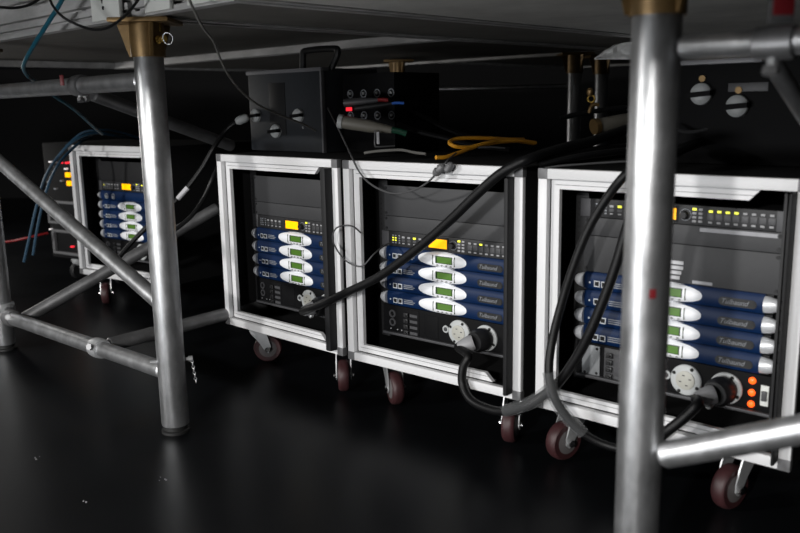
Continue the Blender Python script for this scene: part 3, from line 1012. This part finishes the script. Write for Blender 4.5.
MB().sweep(pts, 0.0026, 8).build('cord', 'cord_grey', t)
MB().sweep([on_rack('C', 443, 166, -0.02), on_rack('C', 448, 160, -0.005), on_rack('C', 456, 153, 0.08)], 0.0024, 8).build('cord', 'cord_grey', t)
MB().lathe(on_rack('C', 434, 175, -0.02), on_rack('C', 444, 165, -0.02), [(0, .005), (.15, .010), (.4, .012), (.45, .009), (.6, .009), (.65, .012), (.9, .010), (1, .005)], 14).build('inline_connector', 'corner_grey', t)
MB().lathe(on_rack('C', 446, 172, -0.018), on_rack('C', 452, 163, -0.018), [(0, .005), (.2, .010), (.8, .010), (1, .005)], 12).build('connector_tail', 'corner_grey', t)
cable('thin_wire', [at_y(187, -6, 1.80), at_y(193, 8, 1.85), at_y(202, 26, 1.92), at_y(214, 42, 2.08), at_y(220, 58, 2.25), at_y(229, 76, 2.35), at_y(243, 93, 2.45), at_y(262, 107, 2.52),
                    at_y(285, 117, 2.6), at_y(303, 124, 2.66), at_y(316, 131, 2.7)], 0.0032, 'cord_light', 'thin pale wire hanging from the stage edge down to the power box')
cable('loop_cord', [at_y(48, -6, 2.15), at_y(53, 6, 2.14), at_y(63, 17, 2.13), at_y(78, 25, 2.12), at_y(93, 29.5, 2.1), at_y(107, 28, 2.08), at_y(120, 20, 2.06), at_y(132, 8, 2.04), at_y(142, -6, 2.02)], 0.0034, 'rubber_cable',
      'thin black cord sagging in a loop across the stage edge')
cable('edge_cord', [at_y(-5, 6.5, 2.55), at_y(12, 8, 2.5), at_y(26, 6, 2.45), at_y(38, 0, 2.4), at_y(46, -6, 2.35)], 0.004, 'rubber_cable', 'thin black cord at the top left photo corner')
cable('blue_cable', [at_y(66, -8, 2.2), at_y(58, 7, 2.25), at_y(46, 26, 2.32), at_y(34, 45, 2.4), at_y(26, 59, 2.48), at_y(23.5, 68, 2.55), at_y(28, 76, 2.66), at_y(36, 82, 2.8), at_y(56, 97, 2.95),
                     at_y(75, 110, 3.1), at_y(94, 127, 3.3), at_y(102, 134, 3.5)], 0.0062, 'cable_blue', 'blue cable hanging down from the stage edge at upper left')
for i, (pp, lb) in enumerate((
        ([(24, 262, 3.5), (30, 235, 3.5), (37, 205, 3.5), (45, 178, 3.5), (57, 158, 3.52), (74, 141, 3.55), (95, 133, 3.6), (118, 136, 3.7), (140, 139, 3.9)], 'dark blue cable arching up left of the farthest rack'),
        ([(66, 146, 3.7), (82, 133, 3.65), (100, 130, 3.65), (120, 132, 3.7), (145, 140, 3.8)], 'dark blue cable lying over the farthest rack top'),
        ([(33, 255, 3.6), (38, 225, 3.6), (46, 192, 3.6), (58, 165, 3.6), (78, 144, 3.7), (92, 137, 3.9)], 'second dark blue cable close beside the arching one'))):
    cable('blue_cable', [at_y(*q) for q in pp], 0.0065 if i != 1 else 0.005, 'cable_blue_dark', lb)
cable('red_cable', [at_y(-8, 243, 4.25), at_y(12, 241, 4.25), at_y(30, 237, 4.25), at_y(48, 233, 4.3)], 0.006, 'cable_red', 'red cable crossing behind the diagonal brace at left edge')

# cable from the power box down past the left leg
t = thing('power_cable', (0, 0, 0), 0, 'dark cable with pale tape band running down between the left leg and rack', 'cable', 'black power cables')
pts = [at_y(243, 119, 2.98), at_y(234, 124, 2.98), at_y(224, 133, 2.98), at_y(213, 149, 2.95), at_y(204, 165, 2.95), at_y(195, 178, 2.95), at_y(184, 192, 2.95), at_y(168, 209, 2.95), at_y(150, 224, 2.95), at_y(133, 241, 2.95), at_y(120, 256, 2.98)]
MB().sweep(pts, 0.0085, 10).build('cable_jacket', 'rubber_cable', t)
MB().sweep([at_y(188, 187.5, 2.95), at_y(184, 192, 2.95), at_y(178, 198.7, 2.95)], 0.0094, 10, 4).build('tape_band', 'label_white', t)
MB().lathe(at_y(248, 117, 2.975), at_y(236, 122, 2.975), [(0, .010), (.2, .015), (.8, .015), (1, .010)], 14).build('cable_gland', 'flange_white', t)
cable('power_cable', [at_y(222, 158, 3.05), at_y(213, 178, 3.0), at_y(205, 196, 3.0), at_y(194, 213, 3.0), at_y(180, 226, 3.0), at_y(163, 237, 3.0), at_y(150, 246, 3.0)], 0.008, 'rubber_cable', 'plain dark cable curving down beside the left edge of the second rack')

# yellow cable on top of the middle rack
cable('yellow_cable', [at_y(436, 157.5, 2.2), at_y(446, 157, 2.22), at_y(458, 153, 2.26), at_y(470, 148.5, 2.3), at_y(484, 144.5, 2.34), at_y(500, 142, 2.36), at_y(520, 141, 2.38), at_y(536, 143, 2.40)], 0.0055, 'cable_yellow',
      'yellow cable end pointing left on top of the middle rack')
cable('yellow_cable', [at_y(534, 143.5, 2.42), at_y(512, 140, 2.40), at_y(490, 138.2, 2.36), at_y(468, 138, 2.33), at_y(454, 139.5, 2.31), at_y(449.5, 143, 2.29), at_y(456, 146.5, 2.28), at_y(470, 147, 2.3), at_y(486, 143, 2.33), at_y(504, 139.8, 2.37), at_y(524, 139.5, 2.4)], 0.0055, 'cable_yellow',
      'yellow cable folded in a flat loop on top of the middle rack')
cable('pale_cord', [at_y(364, 153, 2.42), at_y(374, 151.5, 2.42), at_y(388, 150.3, 2.42), at_y(402, 150, 2.42), at_y(414, 152.5, 2.4), at_y(426, 154, 2.38)], 0.0042, 'cord_light', 'short pale cord lying on top of the middle rack')
for i, pp in enumerate((
        ([(398, 124, 2.6), (420, 132, 2.55), (445, 138, 2.5), (475, 146, 2.45), (510, 150, 2.4)], 'black cable leaving the green-tailed connector across the rack top'),
        ([(396, 108, 2.75), (420, 115, 2.7), (445, 128, 2.65), (470, 137, 2.6), (500, 140, 2.55)], 'black cable trailing from the red connectors across the rack top'),
        ([(540, 165, 1.99), (570, 158, 2.0), (600, 153, 2.02), (640, 149, 2.05), (690, 146, 2.1)], 'front black cable along the top of the nearest rack'),
        ([(536, 161, 2.05), (566, 154, 2.08), (598, 149, 2.1), (640, 145, 2.12), (690, 141, 2.15)], 'rear black cable along the top of the nearest rack'),
        ([(560, 118, 2.6), (590, 112, 2.6), (620, 108, 2.6), (660, 106, 2.6)], 'black cable hanging level left of the foreground leg'),
        ([(668, 128, 2.0), (690, 132, 2.0), (720, 128, 2.0), (750, 137, 2.0), (790, 146, 2.0), (815, 148, 2.0)], 'thin dark cable sagging right of the foreground leg'))):
    cable('black_cable', [at_y(*q) for q in pp[0]], 0.0075 if i != 5 else 0.004, 'rubber_cable' if i != 5 else 'cord_grey', pp[1])
for pp, lb in (([(545, 168, 1.965), (565, 165.5, 1.95), (600, 163, 1.93), (640, 160.5, 1.9)], 'grey wire lying along the front top edge of the nearest rack'),
               ([(478, 147.5, 2.3), (492, 147.2, 2.3), (505, 148.2, 2.3)], 'short grey wire glinting under the yellow cable')):
    cable('thin_wire', [at_y(*q) for q in pp], 0.0025, 'cord_grey', lb)


# ================================================================== gear on top of the racks
def cap_socket(parent, c, n, r):
    """round white outlet with a dark band across it; c centre, n facing"""
    c, n = Vector(c), Vector(n).normalized()
    s = MB().lathe(c, c + n * 0.02, [(0, r), (.5, r * 0.97), (.85, r * 0.75), (1, r * 0.45)], 24).build('outlet', 'flange_white', parent)
    x = Vector((0, 0, 1)).cross(n).normalized()
    z = Vector((0, 0, 1))
    mb = MB()
    vs = []
    for dn in (0.004, 0.0235):
        for a, b_ in ((-1, -.34), (1, -.16), (1, .30), (-1, .12)):
            vs.append(c + n * dn + x * (a * r * 1.05) + z * (b_ * r))
    mb.add(vs, [(0, 1, 2, 3), (7, 6, 5, 4), (0, 4, 5, 1), (1, 5, 6, 2), (2, 6, 7, 3), (3, 7, 4, 0)])
    mb.build('dark_band', 'box_black', s)
    return s


def box_at(k, u0, u1, d0, d1, z0, z1, name, label, m='box_dark', edge=True):
    x, y, a = RACKS[k]
    t = thing(name, rk(k, u0, d0, z0), math.radians(a), label, 'equipment box')
    MB().box(0, u1 - u0, 0, d1 - d0, 0, z1 - z0, 0.004).build('housing', m, t)
    if edge:
        MB().box(-0.004, u1 - u0 + 0.004, -0.006, 0.03, z1 - z0 - 0.010, z1 - z0 + 0.002, 0.001).build('top_edge', 'box_edge', t)
        MB().box(u1 - u0 - 0.004, u1 - u0 + 0.003, -0.005, 0.01, 0.0, z1 - z0 - 0.011, 0.001).build('side_edge', 'box_edge', t)
    return t


# power box with handle on the second rack
pA = on_rack('B', 250, 120, 0.22)
pB = on_rack('B', 323, 120, 0.22)
o_, U_, N_ = rk_axes('B')
ua, ub = (pA - o_).dot(U_), (pB - o_).dot(U_)
zt = on_rack('B', 300, 69, 0.22).z
t = box_at('B', ua, ub, 0.22, 0.48, RZ1, zt, 'power_box', 'dark power box with carrying handle standing on the second rack')
inv = Matrix.Rotation(-math.radians(RACKS['B'][2]), 4, 'Z') @ Matrix.Translation(-t.location)
for q in ((257, 115.5), (299.5, 115.5), (277, 131)):
    c = inv @ on_rack('B', q[0], q[1], 0.218)
    cap_socket(t, c, (0, -1, 0), 0.024)
wbox = ub - ua
hz = zt - RZ1
MB().sweep([(wbox * .62, 0.05, hz - .005), (wbox * .63, 0.05, hz + .05), (wbox * .68, .05, hz + .062), (wbox * 1.0, .05, hz + .062), (wbox * 1.07, .05, hz + .05), (wbox * .98, .05, hz - .005)], 0.011, 10, 5).build('carry_handle', 'plug_black', t)
MB().box(wbox * .30, wbox * .52, -0.003, 0.0, hz * .2, hz * .85, 0.001).build('dark_cover', 'device_black', t)  # darker plate on the box face
for q in ((.45, .25), (.45, .45), (.75, .3)):
    MB().cyl((wbox * q[0], -0.005, hz * q[1]), (wbox * q[0], 0.001, hz * q[1]), 0.004, 8).build('face_screw', 'key_grey', t)

# stage box with row of connectors on the middle rack
t = box_at('B', ub + 0.012, ub + 0.25, 0.30, 0.52, RZ1, 0.985, 'stage_box', 'black box of round connectors behind the red cable plugs', 'box_black', False)
for i in range(4):
    for j in range(2):
        s = MB().ring((0.04 + i * 0.062, -0.002, 0.19 - j * 0.07), (0, 1, 0), 0.012, 0.0022, 18, 6).build('round_connector', 'print_dim', t)
        MB().box(0.036 + i * 0.062, 0.044 + i * 0.062, -0.006, 0.0, 0.187 - j * 0.07, 0.195 - j * 0.07, 0.001).build('latch', 'zinc', s)


def plug_cable(name, a, b_, r, m, label, tail=None, tail_m=None, tip=None):
    t = thing(name, (0, 0, 0), 0, label, 'connector')
    a, b_ = Vector(a), Vector(b_)
    MB().lathe(a, b_, [(0, r), (.08, r * 1.05), (.55, r), (.75, r * .8), (1, r * .55)], 18).build('connector_body', m, t)
    e = (b_ - a)
    if tip:
        MB().lathe(a - e * .09, a, [(0, r * 1.15), (1, r * 1.15)], 18).build('front_ring', tip, t)
    if tail_m:
        MB().sweep([b_ - e * .05, b_ + e * .12, b_ + e * .3 + Vector((0, 0, -.004))], r * .5, 10, 4).build('cable_tail', tail_m, t)
    return t


plug_cable('cable_connector', at_y(343, 122, 2.55), at_y(392, 130, 2.52), 0.019, 'connector_beige', 'beige cable connector with white ring and green tail on the rack top', 1, 'cable_green', 'flange_white')
plug_cable('cable_connector', at_y(344, 103, 2.62), at_y(378, 100, 2.6), 0.012, 'device_grey', 'upper dark cable connector with red sleeve', 1, 'cable_red', None)
t = plug_cable('cable_connector', at_y(352, 109, 2.6), at_y(392, 103.5, 2.58), 0.009, 'device_black', 'lower dark cable connector with blue tape and red light', 1, 'tape_blue', None)
MB().cyl(at_y(352, 109, 2.585), at_y(346, 109.3, 2.585), 0.006, 12).build('red_light', 'led_red', t)
plug_cable('cable_connector', at_y(598, 126, 2.3), at_y(646, 116, 2.35), 0.019, 'connector_beige', 'beige cable connector with brass tip left of the foreground leg', 1, 'rubber_cable', 'brass')
t = thing('brass_clip', at_y(590, 92, 2.5), 0, 'small bright brass clip hanging left of the foreground leg', 'clip')
MB().lathe((0, 0, -0.012), (0, 0, 0.012), [(0, .006), (.3, .010), (.7, .010), (1, .005)], 10).build('clip_body', 'brass', t)
MB().ring((0.004, 0, -0.02), (0.3, 1, 0), 0.010, 0.003, 14, 6).build('clip_ring', 'brass_bright', t)
cable('brass_hook', [at_y(589, 113, 2.5), at_y(591, 107, 2.5), at_y(595, 104.5, 2.5), at_y(599, 105, 2.5)], 0.0055, 'brass', 'small curved brass hook above the beige connector', 8, 'hook')
# metal cover leaning on the rack top with its small white tag
t = thing('cable_tag', at_y(378, 138, 2.5), 0, 'small white cable tag standing on the middle rack', 'tag')
MB().box(-0.004, 0.004, -0.002, 0.002, -0.018, 0.018, 0.001).build('tag_plate', 'label_white', t)
MB().sweep([(-0.008, 0.004, 0.022), (-0.010, 0.004, -0.02), (0.0, 0.004, -0.026), (0.05, 0.004, -0.024)], 0.0025, 6, 4).build('tag_tie', 'cord_grey', t)

# power box on the nearest rack
t = box_at('D', 0.17, 0.62, 0.30, 0.52, RZ1, 0.975, 'power_box', 'dark power box with two white round outlets on the nearest rack', 'box_black', False)
inv = Matrix.Rotation(-math.radians(RACKS['D'][2]), 4, 'Z') @ Matrix.Translation(-t.location)
for q in ((702, 94), (738, 106)):
    c = inv @ on_rack('D', q[0], q[1], 0.298)
    so = cap_socket(t, c, (0, -1, 0), 0.026)
    MB().cyl(c + Vector((0, -0.004, 0.036)), c + Vector((0, 0.004, 0.036)), 0.008, 12).build('outlet_lamp', 'brass', so)
c = inv @ on_rack('D', 748, 87, 0.298)
MB().box(c.x - 0.045, c.x + 0.045, -0.003, 0.0, c.z - 0.010, c.z + 0.010, 0.001).build('name_strip', 'device_grey', t)
c0 = inv @ on_rack('D', 672, 66, 0.298)
c1_ = inv @ on_rack('D', 765, 68, 0.298)
mb = MB().box(c0.x, c1_.x, -0.03, 0.0, 0.232, 0.243, 0.002)
mb.build('top_rail', 'box_edge', t)

# crumpled pale sheet lit behind the leg
mb = MB()
vs, fs = [], []
NX, NZ = 12, 7
rng = random.Random(3)
prof = [0, .18, .34, .55, .62, .8, .86, .93, .97, 1, 1, 1, 1]
for i in range(NX + 1):
    for j in range(NZ + 1):
        px = 594 + 46 * i / NX
        top = 59 - 17 * prof[i]
        py = 59.5 - (59.5 - top) * j / NZ
        vs.append(at_y(px, py, 3.06 + 0.05 * (j / NZ) + rng.uniform(-.008, .008)))
for i in range(NX):
    for j in range(NZ):
        a = i * (NZ + 1) + j
        fs.append((a, a + NZ + 1, a + NZ + 2, a + 1))
o = mb.add(vs, fs).build('plastic_sheet', 'sheet_pale')
md = o.modifiers.new('thickness', 'SOLIDIFY')
md.thickness = 0.002
tag(o, 'crumpled pale plastic sheet tucked under the deck beside the foreground leg', 'sheet')

# ------------------------------------------------------------------ dim device stack left of the farthest rack
ex, ey = at_y(44, 200, 4.35)[:2]
t = thing('equipment_rack', (ex, ey, 0), math.radians(-33), 'dim black equipment rack with amber screens left of the farthest rack', 'equipment rack')
MB().box(0.0, 0.55, 0.02, 0.5, 0.12, 0.72, 0.004).build('housing', 'case_black', t)


def e_loc(px, py, d=0.0):
    n = Vector((math.sin(math.radians(33)), math.cos(math.radians(33)), 0))
    r = ray(px, py)
    p = r * (((Vector((ex, ey, 0)) + n * d) @ n) / (r @ n)) + Vector((0, 0, CAM_Z))
    u = Vector((math.cos(math.radians(-33)), math.sin(math.radians(-33)), 0))
    return (p - Vector((ex, ey, 0))).dot(u), p.z


for (xa, ya, xb, yb) in ((46, 200, 78, 226), (51, 229, 82, 257)):
    u0, z1 = e_loc(xa, ya)
    u1, z0 = e_loc(xb, yb)
    u1 += 0.25
    w = 0.014
    f = MB().box(u0, u1, 0, 0.018, z0, z0 + w, 0.002).box(u0, u1, 0, 0.018, z1 - w, z1, 0.002).box(u0, u0 + w * 1.3, 0, 0.018, z0 + w, z1 - w, 0.002)
    f.build('unit_frame', 'corner_grey', t)
for px, py in ((66.5, 175), (68, 183.5)):
    u, z = e_loc(px, py)
    MB().box(u - 0.018, u + 0.018, 0.004, 0.02, z - 0.012, z + 0.012, 0.001).build('amber_screen', 'screen_amber', t)
for px, py, mm in ((48.5, 162, 'led_white'), (54, 162.5, 'print_dim'), (59, 163, 'led_red'), (65, 163, 'led_red'), (68, 162.5, 'led_red'), (50, 166.5, 'print_dim'), (64, 169, 'led_white'), (47, 182, 'print_dim'), (54, 189, 'print_dim'), (60, 181, 'print_dim'), (70.5, 247, 'led_red'), (49, 229.5, 'led_white')):
    u, z = e_loc(px, py)
    MB().box(u - 0.007, u + 0.007, 0.004, 0.02, z - 0.004, z + 0.004, 0.001).build('indicator', mm, t)
for u, d in ((0.12, 0.08), (0.45, 0.1), (0.1, 0.42), (0.45, 0.42)):
    q = MB().lathe((u, d, 0.075), (u, d, 0.121), [(0, .02), (.5, .03), (1, .03)], 16).build('caster', 'zinc', t)
    MB().lathe((u - .015, d, 0.045), (u + .015, d, 0.045), [(0, .04), (.2, .045), (.8, .045), (1, .04)], 24).build('wheel', 'device_black', q)

# crumbs on the floor
for (px, py, n, lb) in ((39, 458, 5, 'cluster of tiny white crumbs on the floor at lower left'), (86, 502, 2, 'two pale specks on the floor near the bottom edge'), (164, 479, 4, 'pale crumbs on the floor below the left leg')):
    c = at_z(px, py, 0.0)
    t = thing('floor_crumbs', c, 0, lb, 'crumbs')
    for i in range(n):
        x, y = random.uniform(-.012, .012), random.uniform(-.012, .012)
        r = random.uniform(.001, .002)
        MB().lathe((x, y, 0), (x, y, r * 1.6), [(0, r), (.5, r * 1.1), (1, r * .5)], 6).build('crumb', 'key_grey', t)
